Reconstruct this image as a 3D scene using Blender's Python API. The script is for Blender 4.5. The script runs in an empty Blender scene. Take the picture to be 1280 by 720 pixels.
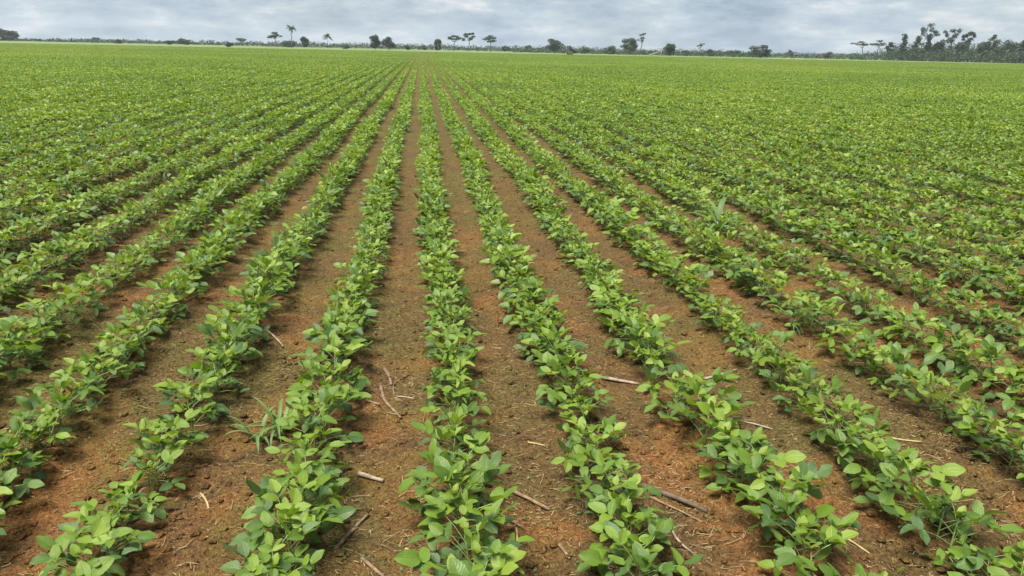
import bpy, math, random
import numpy as np
from mathutils import Vector, Matrix, Euler

R = math.radians
rng = np.random.default_rng(11)
random.seed(11)
scene = bpy.context.scene
COL = scene.collection

# ------------------------------------------------------------------ camera
CAM_H = 1.46
F_PX = 950.0                      # focal length in pixels of a 1280 px wide frame
YAW, PITCH, ROLL = R(6.88), R(17.43), R(1.22)
CAM_M = (Matrix.Translation((0, 0, CAM_H)) @ Matrix.Rotation(-YAW, 4, 'Z')
         @ Matrix.Rotation(R(90) - PITCH, 4, 'X') @ Matrix.Rotation(ROLL, 4, 'Z'))
cam_data = bpy.data.cameras.new('camera')
cam_data.sensor_width = 36.0
cam_data.lens = 36.0 * F_PX / 1280.0
cam_data.clip_start = 0.05
cam_data.clip_end = 6000.0
cam = bpy.data.objects.new('camera', cam_data)
COL.objects.link(cam)
cam.matrix_world = CAM_M
scene.camera = cam

# ------------------------------------------------------------------ sky, sun, exposure
SUN_EL, SUN_AZ = R(70), R(-130)     # azimuth measured from +Y (the row direction) towards +X
scene.view_settings.view_transform = 'Standard'
scene.view_settings.look = 'None'
scene.view_settings.gamma = 1.0
scene.view_settings.use_curve_mapping = False
scene.view_settings.exposure = 1.64

world = bpy.data.worlds.new('World')
scene.world = world
world.use_nodes = True
nt = world.node_tree
nt.nodes.clear()


def nd(tree, kind, **kw):
    n = tree.nodes.new(kind)
    for k, v in kw.items():
        if k.startswith('i_'):
            n.inputs[k[2:].replace('_', ' ')].default_value = v
        else:
            setattr(n, k, v)
    return n


def ramp(tree, stops, interp='LINEAR'):
    n = tree.nodes.new('ShaderNodeValToRGB')
    n.color_ramp.interpolation = interp
    el = n.color_ramp.elements
    while len(el) < len(stops):
        el.new(0.5)
    for e, (p, c) in zip(el, stops):
        e.position = p
        e.color = (*c, 1.0) if len(c) == 3 else c
    return n


L = nt.links.new
sky = nd(nt, 'ShaderNodeTexSky', sky_type='NISHITA', sun_disc=False)
sky.sun_elevation = SUN_EL
sky.sun_rotation = SUN_AZ
sky.air_density, sky.dust_density = 1.0, 2.0
bg_sky = nd(nt, 'ShaderNodeBackground')
bg_sky.inputs['Strength'].default_value = 0.05
L(sky.outputs[0], bg_sky.inputs['Color'])
tc = nd(nt, 'ShaderNodeTexCoord')
sep = nd(nt, 'ShaderNodeSeparateXYZ')
L(tc.outputs['Generated'], sep.inputs[0])
zst = nd(nt, 'ShaderNodeMath', operation='MULTIPLY')
L(sep.outputs['Z'], zst.inputs[0]); zst.inputs[1].default_value = 3.4      # cloud banks are wider than high
cmb = nd(nt, 'ShaderNodeCombineXYZ'); L(sep.outputs['X'], cmb.inputs[0]); L(sep.outputs['Y'], cmb.inputs[1]); L(zst.outputs[0], cmb.inputs[2])
n1 = nd(nt, 'ShaderNodeTexNoise'); n1.inputs['Scale'].default_value = 9.5; n1.inputs['Detail'].default_value = 7; n1.inputs['Roughness'].default_value = 0.68
n1.inputs['Distortion'].default_value = 0.05
L(cmb.outputs[0], n1.inputs['Vector'])
n2 = nd(nt, 'ShaderNodeTexNoise'); n2.inputs['Scale'].default_value = 2.6; n2.inputs['Detail'].default_value = 3
L(cmb.outputs[0], n2.inputs['Vector'])
cl = ramp(nt, [(0.34, (0.150, 0.195, 0.245)), (0.45, (0.205, 0.255, 0.300)), (0.55, (0.260, 0.305, 0.337)), (0.67, (0.390, 0.405, 0.412))])
L(n1.outputs['Fac'], cl.inputs[0])
bg_cl = nd(nt, 'ShaderNodeBackground'); bg_cl.inputs['Strength'].default_value = 0.70
L(cl.outputs[0], bg_cl.inputs['Color'])
cov = ramp(nt, [(0.30, (0.72,) * 3), (0.50, (0.97,) * 3)])
L(n2.outputs['Fac'], cov.inputs[0])
mixw = nd(nt, 'ShaderNodeMixShader')
L(cov.outputs[0], mixw.inputs[0]); L(bg_sky.outputs[0], mixw.inputs[1]); L(bg_cl.outputs[0], mixw.inputs[2])
outw = nd(nt, 'ShaderNodeOutputWorld')
L(mixw.outputs[0], outw.inputs['Surface'])

sun_data = bpy.data.lights.new('sun', 'SUN')
sun_data.energy = 3.3
sun_data.angle = R(28)
sun_data.color = (1.0, 0.95, 0.86)
sun = bpy.data.objects.new('sun', sun_data)
COL.objects.link(sun)
sd = Vector((math.sin(SUN_AZ) * math.cos(SUN_EL), math.cos(SUN_AZ) * math.cos(SUN_EL), math.sin(SUN_EL)))
sun.rotation_euler = sd.to_track_quat('Z', 'Y').to_euler()
sun.location = (0, 0, 60)

# ------------------------------------------------------------------ helpers
CAM_INV = CAM_M.inverted()


def project(p):
    """world point -> (px, py, depth) in the 1280x720 frame"""
    q = CAM_INV @ Vector(p)
    d = -q.z
    if d <= 0.01:
        return None
    return 640 + F_PX * q.x / d, 360 - F_PX * q.y / d, d


def ray(px, py):
    return (CAM_M.to_3x3() @ Vector(((px - 640) / F_PX, (360 - py) / F_PX, -1.0))).normalized()


def ground_at(px, py, z=0.0):
    d = ray(px, py)
    t = (z - CAM_H) / d.z
    return Vector((d.x * t, d.y * t, z))


def at_dist(px, py, dist):
    d = ray(px, py)
    t = dist / math.hypot(d.x, d.y)
    return Vector((d.x * t, d.y * t, CAM_H + d.z * t))


class MB:
    """collects vertices, faces, a uv per vertex and a float attribute 'tone'"""
    def __init__(self):
        self.v, self.f4, self.f3, self.uv, self.tone, self.n = [], [], [], [], [], 0

    def add(self, v, f4=None, f3=None, uv=None, tone=0.5):
        v = np.asarray(v, float).reshape(-1, 3)
        k = len(v)
        self.v.append(v)
        if f4 is not None and len(f4):
            self.f4.append(np.asarray(f4, int).reshape(-1, 4) + self.n)
        if f3 is not None and len(f3):
            self.f3.append(np.asarray(f3, int).reshape(-1, 3) + self.n)
        self.uv.append(np.zeros((k, 2)) if uv is None else np.asarray(uv, float))
        self.tone.append(np.full(k, tone) if np.isscalar(tone) else np.asarray(tone, float))
        self.n += k

    def merge(self, o, M=None, tone_add=0.0):
        V, F4, F3, UV, T = o.arrays()
        if M is not None:
            A = np.array(M)
            V = V @ A[:3, :3].T + A[:3, 3]
        self.add(V, F4, F3, UV, T + tone_add)

    def arrays(self):
        if not hasattr(self, '_c') or self._c[0] != self.n:
            z4 = np.concatenate(self.f4) if self.f4 else np.zeros((0, 4), int)
            z3 = np.concatenate(self.f3) if self.f3 else np.zeros((0, 3), int)
            self._c = (self.n, (np.concatenate(self.v), z4, z3, np.concatenate(self.uv), np.concatenate(self.tone)))
        return self._c[1]

    def mesh(self, name, mats, smooth=True, mat_idx=None):
        V, F4, F3, UV, T = self.arrays()
        me = bpy.data.meshes.new(name)
        nf = len(F4) + len(F3)
        loops = np.concatenate([F4.ravel(), F3.ravel()]).astype(np.int32)
        starts = np.concatenate([np.arange(len(F4)) * 4, len(F4) * 4 + np.arange(len(F3)) * 3]).astype(np.int32)
        me.vertices.add(len(V)); me.vertices.foreach_set('co', V.astype(np.float32).ravel())
        me.loops.add(len(loops)); me.loops.foreach_set('vertex_index', loops)
        me.polygons.add(nf); me.polygons.foreach_set('loop_start', starts)
        me.polygons.foreach_set('use_smooth', np.full(nf, smooth))
        if mat_idx is not None:
            me.polygons.foreach_set('material_index', np.asarray(mat_idx, np.int32))
        me.update(calc_edges=True)
        uvl = me.uv_layers.new(name='UVMap')
        uvl.data.foreach_set('uv', UV[loops].astype(np.float32).ravel())
        a = me.attributes.new('tone', 'FLOAT', 'POINT')
        a.data.foreach_set('value', T.astype(np.float32))
        for m in (mats if isinstance(mats, (list, tuple)) else [mats]):
            me.materials.append(m)
        me.validate()
        return me


def link(name, me, parent=None, M=None, label=None, cat=None, group=None, kind=None):
    o = bpy.data.objects.new(name, me)
    COL.objects.link(o)
    if parent is not None:
        o.parent = parent
    if M is not None:
        o.matrix_basis = M
    for k, v in (('label', label), ('category', cat), ('group', group), ('kind', kind)):
        if v:
            o[k] = v
    return o


def tube(pts, radii, sides=6, cap=True):
    P = np.asarray(pts, float)
    n = len(P)
    rad = np.broadcast_to(np.asarray(radii, float), (n,))
    T = np.gradient(P, axis=0)
    T /= np.linalg.norm(T, axis=1)[:, None] + 1e-12
    up = np.array([0, 0, 1.0]) if abs(T[:, 2]).mean() < 0.8 else np.array([1.0, 0, 0])
    A = np.cross(T, up); A /= np.linalg.norm(A, axis=1)[:, None] + 1e-12
    B = np.cross(A, T)
    an = np.linspace(0, 2 * np.pi, sides, endpoint=False)
    V = (P[:, None] + rad[:, None, None] * (np.cos(an)[None, :, None] * A[:, None] + np.sin(an)[None, :, None] * B[:, None])).reshape(-1, 3)
    i, j = np.meshgrid(np.arange(n - 1), np.arange(sides), indexing='ij')
    j2 = (j + 1) % sides
    F = np.stack([i * sides + j, i * sides + j2, (i + 1) * sides + j2, (i + 1) * sides + j], -1).reshape(-1, 4)
    f3 = []
    if cap:
        V = np.vstack([V, P[0], P[-1]])
        a, b = n * sides, n * sides + 1
        for s in range(sides):
            f3.append((a, (s + 1) % sides, s)); f3.append((b, (n - 1) * sides + s, (n - 1) * sides + (s + 1) % sides))
    uv = np.zeros((len(V), 2)); uv[:n * sides, 1] = np.repeat(np.linspace(0, 1, n), sides); uv[:n * sides, 0] = np.tile(an / 6.283, n)
    return V, F, f3, uv


GRIDS = {}


def vnoise(x, y, cell, seed):
    if seed not in GRIDS:
        GRIDS[seed] = np.random.default_rng(seed).random((257, 257))
    g = GRIDS[seed]
    u, v = x / cell, y / cell
    i, j = np.floor(u).astype(int), np.floor(v).astype(int)
    fu, fv = u - i, v - j
    fu, fv = fu * fu * (3 - 2 * fu), fv * fv * (3 - 2 * fv)
    i, j = i % 256, j % 256
    return (g[i, j] * (1 - fu) + g[i + 1, j] * fu) * (1 - fv) + (g[i, j + 1] * (1 - fu) + g[i + 1, j + 1] * fu) * fv


# ------------------------------------------------------------------ materials
def new_mat(name):
    m = bpy.data.materials.new(name)
    m.use_nodes = True
    t = m.node_tree
    t.nodes.clear()
    return m, t, nd(t, 'ShaderNodeOutputMaterial')


def mixc(t, fac, a, b, mode='MIX'):
    n = nd(t, 'ShaderNodeMix', data_type='RGBA', blend_type=mode)
    for s, v in ((n.inputs[0], fac), (n.inputs[6], a), (n.inputs[7], b)):
        if isinstance(v, (int, float)):
            s.default_value = v
        elif isinstance(v, tuple):
            s.default_value = (*v, 1.0)
        else:
            t.links.new(v, s)
    return n.outputs[2]


def math_n(t, op, a, b=None, c=None):
    n = nd(t, 'ShaderNodeMath', operation=op)
    for i, v in enumerate((a, b, c)):
        if v is None:
            continue
        if isinstance(v, (int, float)):
            n.inputs[i].default_value = v
        else:
            t.links.new(v, n.inputs[i])
    return n.outputs[0]


def noise(t, vec, scale, detail=4, rough=0.55, dist=0.0):
    n = nd(t, 'ShaderNodeTexNoise')
    n.inputs['Scale'].default_value = scale; n.inputs['Detail'].default_value = detail
    n.inputs['Roughness'].default_value = rough; n.inputs['Distortion'].default_value = dist
    if vec is not None:
        t.links.new(vec, n.inputs['Vector'])
    return n.outputs['Fac']


def leaf_material(name, stops, veins=True, trans=0.40, back=(0.18, 0.26, 0.11), gloss=0.40):
    m, t, out = new_mat(name)
    l = t.links.new
    at = nd(t, 'ShaderNodeAttribute', attribute_name='tone')
    oi = nd(t, 'ShaderNodeObjectInfo')
    geo = nd(t, 'ShaderNodeNewGeometry')
    patch = noise(t, geo.outputs['Position'], 0.16, 3)
    f = math_n(t, 'MULTIPLY_ADD', oi.outputs['Random'], 0.16, -0.08)
    f = math_n(t, 'ADD', f, at.outputs['Fac'])
    f = math_n(t, 'ADD', f, math_n(t, 'MULTIPLY_ADD', patch, 0.34, -0.17))
    f = math_n(t, 'ADD', f, math_n(t, 'MULTIPLY_ADD', noise(t, geo.outputs['Position'], 0.035, 4), 0.5, -0.25))
    cr = ramp(t, stops)
    l(f, cr.inputs[0])
    c = cr.outputs[0]
    nrm = None
    if veins:
        uv = nd(t, 'ShaderNodeUVMap', uv_map='UVMap')
        s = nd(t, 'ShaderNodeSeparateXYZ'); l(uv.outputs[0], s.inputs[0])
        au = math_n(t, 'ABSOLUTE', math_n(t, 'MULTIPLY_ADD', s.outputs['X'], 2.0, -1.0))
        mid = math_n(t, 'SUBTRACT', 1.0, math_n(t, 'MULTIPLY', au, 9.0))
        mid = math_n(t, 'MAXIMUM', mid, 0.0)
        ph = math_n(t, 'SUBTRACT', math_n(t, 'MULTIPLY', s.outputs['Y'], 44.0), math_n(t, 'MULTIPLY', au, 17.0))
        lat = math_n(t, 'POWER', math_n(t, 'MULTIPLY_ADD', math_n(t, 'SINE', ph), 0.5, 0.5), 7.0)
        v = math_n(t, 'MAXIMUM', mid, math_n(t, 'MULTIPLY', lat, 0.6))
        tcx = nd(t, 'ShaderNodeTexCoord')
        blot = noise(t, tcx.outputs['Object'], 26.0, 3)
        c = mixc(t, math_n(t, 'MULTIPLY_ADD', blot, 0.9, -0.22), c, mixc(t, 1.0, c, (0.72, 0.80, 0.78), 'MULTIPLY'))
        c = mixc(t, math_n(t, 'MULTIPLY', v, 0.20), c, (0.30, 0.38, 0.12))
        spot = ramp(t, [(0.68, (0, 0, 0)), (0.74, (1, 1, 1))]); l(noise(t, geo.outputs['Position'], 120.0, 2), spot.inputs[0])
        c = mixc(t, math_n(t, 'MULTIPLY', spot.outputs[0], 0.6), c, (0.34, 0.27, 0.08))
        bp = nd(t, 'ShaderNodeBump'); bp.inputs['Strength'].default_value = 0.40; bp.inputs['Distance'].default_value = 0.003
        l(math_n(t, 'SUBTRACT', math_n(t, 'MULTIPLY', blot, 0.8), v), bp.inputs['Height'])
        nrm = bp.outputs[0]
    cb = mixc(t, 0.45, c, back)
    cc = mixc(t, geo.outputs['Backfacing'], c, cb)
    p = nd(t, 'ShaderNodeBsdfPrincipled')
    l(cc, p.inputs['Base Color']); p.inputs['Roughness'].default_value = gloss
    p.inputs['Specular IOR Level'].default_value = 0.46
    if nrm is not None:
        l(nrm, p.inputs['Normal'])
    tr = nd(t, 'ShaderNodeBsdfTranslucent')
    l(mixc(t, 1.0, c, (1.25, 1.15, 0.45), 'MULTIPLY'), tr.inputs['Color'])
    mx = nd(t, 'ShaderNodeMixShader'); mx.inputs[0].default_value = trans
    l(p.outputs[0], mx.inputs[1]); l(tr.outputs[0], mx.inputs[2])
    l(mx.outputs[0], out.inputs['Surface'])
    return m


def bark_material(name, c1, c2, scale=8.0, rough=0.85):
    m, t, out = new_mat(name)
    l = t.links.new
    tcx = nd(t, 'ShaderNodeTexCoord')
    mp = nd(t, 'ShaderNodeMapping'); mp.inputs['Scale'].default_value = (1, 1, 0.25)
    l(tcx.outputs['Object'], mp.inputs[0])
    a = noise(t, mp.outputs[0], scale, 6, 0.65)
    cr = ramp(t, [(0.35, c1), (0.65, c2)])
    l(a, cr.inputs[0])
    p = nd(t, 'ShaderNodeBsdfPrincipled')
    l(cr.outputs[0], p.inputs['Base Color']); p.inputs['Roughness'].default_value = rough
    bp = nd(t, 'ShaderNodeBump'); bp.inputs['Strength'].default_value = 0.6; bp.inputs['Distance'].default_value = 0.01
    l(a, bp.inputs['Height']); l(bp.outputs[0], p.inputs['Normal'])
    l(p.outputs[0], out.inputs['Surface'])
    return m


M_LEAF = leaf_material('soybean_leaf', [(0.05, (0.058, 0.118, 0.034)), (0.33, (0.108, 0.190, 0.022)),
                                        (0.60, (0.160, 0.250, 0.018)), (0.92, (0.310, 0.390, 0.076))])
M_STEM = bark_material('soybean_stem', (0.13, 0.20, 0.05), (0.20, 0.26, 0.08), 40, 0.6)
M_GRASS = leaf_material('grass_blade', [(0.1, (0.06, 0.12, 0.04)), (0.5, (0.10, 0.17, 0.04)), (0.9, (0.16, 0.24, 0.05))], veins=False, trans=0.3, back=(0.09, 0.16, 0.04), gloss=0.6)
M_TREE = leaf_material('tree_foliage', [(0.1, (0.014, 0.032, 0.014)), (0.5, (0.026, 0.055, 0.020)), (0.9, (0.055, 0.098, 0.030))], veins=False, trans=0.2, back=(0.05, 0.08, 0.04), gloss=0.6)
M_TREE_DRY = leaf_material('dry_foliage', [(0.1, (0.16, 0.13, 0.06)), (0.9, (0.32, 0.27, 0.13))], veins=False, trans=0.2, back=(0.2, 0.18, 0.1), gloss=0.7)
M_TRUNK = bark_material('tree_bark', (0.07, 0.06, 0.05), (0.14, 0.12, 0.10), 3)
M_PALE = bark_material('bleached_wood', (0.20, 0.18, 0.14), (0.34, 0.31, 0.25), 6)
M_STICK_TAN = bark_material('stick_tan', (0.07, 0.042, 0.024), (0.24, 0.16, 0.085), 40)
M_STICK_GREY = bark_material('stick_grey', (0.10, 0.075, 0.055), (0.34, 0.27, 0.19), 26)
M_STICK_DARK = bark_material('stick_dark', (0.035, 0.025, 0.018), (0.12, 0.085, 0.055), 26)
M_STRAW_STALK = bark_material('straw_stalk', (0.22, 0.15, 0.06), (0.38, 0.28, 0.12), 30)


def soil_material():
    m, t, out = new_mat('red_soil')
    l = t.links.new
    geo = nd(t, 'ShaderNodeNewGeometry')
    pos = geo.outputs['Position']
    big = noise(t, pos, 1.35, 5, 0.62, 0.5)
    med = noise(t, pos, 9.0, 5, 0.65)
    fine = noise(t, pos, 70.0, 4, 0.7)
    grit = noise(t, pos, 260.0, 3, 0.7)
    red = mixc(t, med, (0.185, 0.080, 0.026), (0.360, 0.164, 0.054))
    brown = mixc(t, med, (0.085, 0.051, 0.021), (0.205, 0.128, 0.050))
    r1 = ramp(t, [(0.47, (0, 0, 0)), (0.62, (1, 1, 1))]); l(big, r1.inputs[0])
    # the near end of the field is redder, the furrows on the left carry more moss
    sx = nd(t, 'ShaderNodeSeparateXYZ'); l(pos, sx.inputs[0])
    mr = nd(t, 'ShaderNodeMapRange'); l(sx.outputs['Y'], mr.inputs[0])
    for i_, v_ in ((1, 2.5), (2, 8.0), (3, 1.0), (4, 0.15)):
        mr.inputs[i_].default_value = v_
    ml = nd(t, 'ShaderNodeMapRange'); l(sx.outputs['X'], ml.inputs[0])
    for i_, v_ in ((1, -1.6), (2, 0.6), (3, 1.0), (4, 0.62)):
        ml.inputs[i_].default_value = v_
    mf = nd(t, 'ShaderNodeMapRange'); l(sx.outputs['Y'], mf.inputs[0])
    for i_, v_ in ((1, 5.0), (2, 16.0), (3, 0.0), (4, 0.75)):
        mf.inputs[i_].default_value = v_
    brown = mixc(t, mf.outputs[0], brown, mixc(t, med, (0.050, 0.040, 0.017), (0.115, 0.088, 0.032)))   # brown turns darker and more olive further along the rows
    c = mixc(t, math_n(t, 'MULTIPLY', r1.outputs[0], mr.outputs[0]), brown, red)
    # a thin film of moss and seedlings in patches
    mo = noise(t, pos, 0.9, 6, 0.66, 0.7)
    r2 = ramp(t, [(0.44, (0, 0, 0)), (0.58, (1, 1, 1))]); l(mo, r2.inputs[0])
    r3 = ramp(t, [(0.40, (0, 0, 0)), (0.62, (1, 1, 1))]); l(fine, r3.inputs[0])
    c = mixc(t, math_n(t, 'MULTIPLY', math_n(t, 'MULTIPLY', r2.outputs[0], r3.outputs[0]), ml.outputs[0]), c, (0.130, 0.132, 0.030))
    g = ramp(t, [(0.3, (0.42,) * 3), (0.7, (1.60,) * 3)]); l(grit, g.inputs[0])
    c = mixc(t, 1.0, c, g.outputs[0], 'MULTIPLY')
    g2 = ramp(t, [(0.32, (0.40,) * 3), (0.68, (1.50,) * 3)]); l(fine, g2.inputs[0])
    c = mixc(t, 1.0, c, g2.outputs[0], 'MULTIPLY')
    p = nd(t, 'ShaderNodeBsdfPrincipled')
    l(c, p.inputs['Base Color']); p.inputs['Roughness'].default_value = 0.95
    p.inputs['Specular IOR Level'].default_value = 0.15
    h = math_n(t, 'ADD', math_n(t, 'MULTIPLY', fine, 1.0), math_n(t, 'MULTIPLY', grit, 0.35))
    bp = nd(t, 'ShaderNodeBump'); bp.inputs['Strength'].default_value = 1.0; bp.inputs['Distance'].default_value = 0.035
    l(h, bp.inputs['Height']); l(bp.outputs[0], p.inputs['Normal'])
    l(p.outputs[0], out.inputs['Surface'])
    return m


def pasture_material():
    m, t, out = new_mat('pasture_grass')
    l = t.links.new
    geo = nd(t, 'ShaderNodeNewGeometry')
    a = noise(t, geo.outputs['Position'], 0.03, 5, 0.6)
    b = noise(t, geo.outputs['Position'], 0.5, 4, 0.7)
    c = mixc(t, b, (0.065, 0.105, 0.024), (0.115, 0.155, 0.042))
    r1 = ramp(t, [(0.52, (0, 0, 0)), (0.70, (1, 1, 1))]); l(a, r1.inputs[0])
    c = mixc(t, math_n(t, 'MULTIPLY', r1.outputs[0], 0.6), c, (0.20, 0.19, 0.09))
    p = nd(t, 'ShaderNodeBsdfPrincipled')
    l(c, p.inputs['Base Color']); p.inputs['Roughness'].default_value = 0.9
    l(p.outputs[0], out.inputs['Surface'])
    return m


M_SOIL = soil_material()
M_PASTURE = pasture_material()
M_STRAW = bark_material('straw', (0.12, 0.08, 0.036), (0.32, 0.235, 0.115), 9)

# ------------------------------------------------------------------ ground
ROW0, ROW_S = 0.095, 0.50
CROP_END = 262.0


def row_x(n, y):
    return ROW0 + ROW_S * n + 0.022 * math.sin(0.55 * y + 1.7 * n) + 0.012 * math.sin(1.9 * y + 2.3 * n)


def soil_height(x, y):
    """height of the soil in the near, finely cut part of the field (0 outside it)"""
    x, y = np.asarray(x, float), np.asarray(y, float)
    ph = (x - ROW0) / ROW_S
    ridge = 0.010 * np.cos(2 * np.pi * ph)
    h = ridge + 0.036 * (vnoise(x + 50, y + 50, 0.42, 1) - 0.5) + 0.024 * (vnoise(x + 50, y + 50, 0.15, 2) - 0.5)
    c = vnoise(x + 50, y + 50, 0.062, 3)
    h = h + 0.034 * np.clip(c - 0.55, 0, 1) + 0.013 * (vnoise(x + 50, y + 50, 0.033, 4) - 0.5)
    fade = np.clip((13.0 - y) / 3.0, 0, 1) * np.clip((x + 7.0) / 1.5, 0, 1) * np.clip((9.0 - x) / 1.5, 0, 1) * np.clip((y + 1.0) / 1.0, 0, 1)
    return h * fade


gx = np.concatenate([-np.geomspace(2000, 8, 26), np.arange(-7, -2.6, 0.04), np.arange(-2.6, 4.6, 0.022), np.arange(4.6, 9.01, 0.04), np.geomspace(10, 2000, 26)])
gy = np.concatenate([-np.geomspace(300, 1.6, 12), np.arange(-1, 1.0, 0.08), np.arange(1.0, 5.2, 0.02), np.arange(5.2, 13.01, 0.045), np.geomspace(14, 2000, 30)])
GX, GY = np.meshgrid(gx, gy, indexing='ij')
GZ = soil_height(GX, GY)
mb = MB()
ii, jj = np.meshgrid(np.arange(len(gx) - 1), np.arange(len(gy) - 1), indexing='ij')
ny = len(gy)
F = np.stack([ii * ny + jj, (ii + 1) * ny + jj, (ii + 1) * ny + jj + 1, ii * ny + jj + 1], -1).reshape(-1, 4)
mb.add(np.stack([GX, GY, GZ], -1).reshape(-1, 3), F)
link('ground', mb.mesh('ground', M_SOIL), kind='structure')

mb = MB()
pxs = np.linspace(-1900, 1900, 40); pys = np.concatenate([[0], np.geomspace(6, 1700, 14)])
rows_p = []
for x in pxs:
    e = CROP_END + 1.5 + 3.0 * math.sin(x * 0.05) + 2 * math.sin(x * 0.17)
    rows_p.append(np.stack([np.full(len(pys), x), e + pys, np.full(len(pys), 0.03)], -1))
V = np.concatenate(rows_p)
n_y = len(pys)
ii, jj = np.meshgrid(np.arange(len(pxs) - 1), np.arange(n_y - 1), indexing='ij')
mb.add(V, np.stack([ii * n_y + jj, (ii + 1) * n_y + jj, (ii + 1) * n_y + jj + 1, ii * n_y + jj + 1], -1).reshape(-1, 4))
link('pasture', mb.mesh('pasture', M_PASTURE), kind='structure')


# ------------------------------------------------------------------ soybean leaf and plant prototypes
def leaf_shape(seed, nt_=6, nu=5, tone=0.5, width=0.62, fold=0.25, curl=0.25, bite=None):
    r = np.random.default_rng(seed)
    t = np.linspace(0, 1, nt_) if nt_ < 6 else np.array([0, 0.10, 0.32, 0.62, 0.88, 1.0])
    u = np.linspace(-1, 1, nu)
    w = 0.5 * width * np.sin(np.pi * np.clip(t, 0, 1) ** 0.86) ** 0.62
    w[0] = 0.03; w[-1] = 0.03
    Tm, Um = np.meshgrid(t, u, indexing='ij')
    W = w[:, None]
    X = Um * W
    Y = Tm.copy()
    if bite and nt_ == 6:                          # an edge eaten or torn away
        X[bite[0], (-1 if bite[1] > 0 else 0)] *= bite[2]
        X[bite[0], (-2 if bite[1] > 0 else 1)] *= min(1.0, bite[2] + 0.35)
    Z = fold * np.abs(X) * (1 - 0.4 * Tm) - curl * Tm ** 2 * 0.6
    Z += 0.035 * np.sin(Tm * 9 + r.uniform(0, 6) + Um * 1.5) * np.abs(Um) + r.uniform(-0.10, 0.10) * X
    X = X + r.uniform(-0.07, 0.07) * Tm ** 2
    V = np.stack([X, Y, Z], -1).reshape(-1, 3)
    i, j = np.meshgrid(np.arange(nt_ - 1), np.arange(nu - 1), indexing='ij')
    F = np.stack([i * nu + j, i * nu + j + 1, (i + 1) * nu + j + 1, (i + 1) * nu + j], -1).reshape(-1, 4)
    m = MB()
    m.add(V, F, uv=np.stack([(Um + 1) / 2, Tm], -1).reshape(-1, 2), tone=tone)
    return m


# leaf blades: six cuts (two of them damaged) in five ages, from old and dark to young and yellow green
TONES = (0.16, 0.32, 0.46, 0.58, 0.74)
LEAF_HI, LEAF_LO, LEAF_FAR, LEAF_ME = [], [], [], []
for ti, tn in enumerate(TONES):
    for k in range(6):
        kw = dict(tone=tn, width=(0.62, 0.70, 0.56, 0.66, 0.64, 0.68)[k], fold=(0.22, 0.40, 0.10, 0.30, 0.55, 0.05)[k], curl=(0.22, 0.38, 0.12, 0.50, 0.30, -0.12)[k],
                  bite=(None, None, None, None, (3, 1, 0.35), (2, -1, 0.45))[k])
        LEAF_HI.append(leaf_shape(k, 6, 5, **kw))
        LEAF_LO.append(leaf_shape(k, 4, 3, **kw))
        LEAF_FAR.append(leaf_shape(k, 3, 2, **kw))
        LEAF_ME.append(LEAF_HI[-1].mesh('leaf_blade', M_LEAF))


def basis(origin, yax, zhint, size):
    y = Vector(yax).normalized()
    x = y.cross(Vector(zhint)).normalized()
    z = x.cross(y)
    m = Matrix(((x.x, y.x, z.x), (x.y, y.y, z.y), (x.z, y.z, z.z))) * size
    m = m.to_4x4()
    m.translation = Vector(origin)
    return m


class Proto:
    pass


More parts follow.
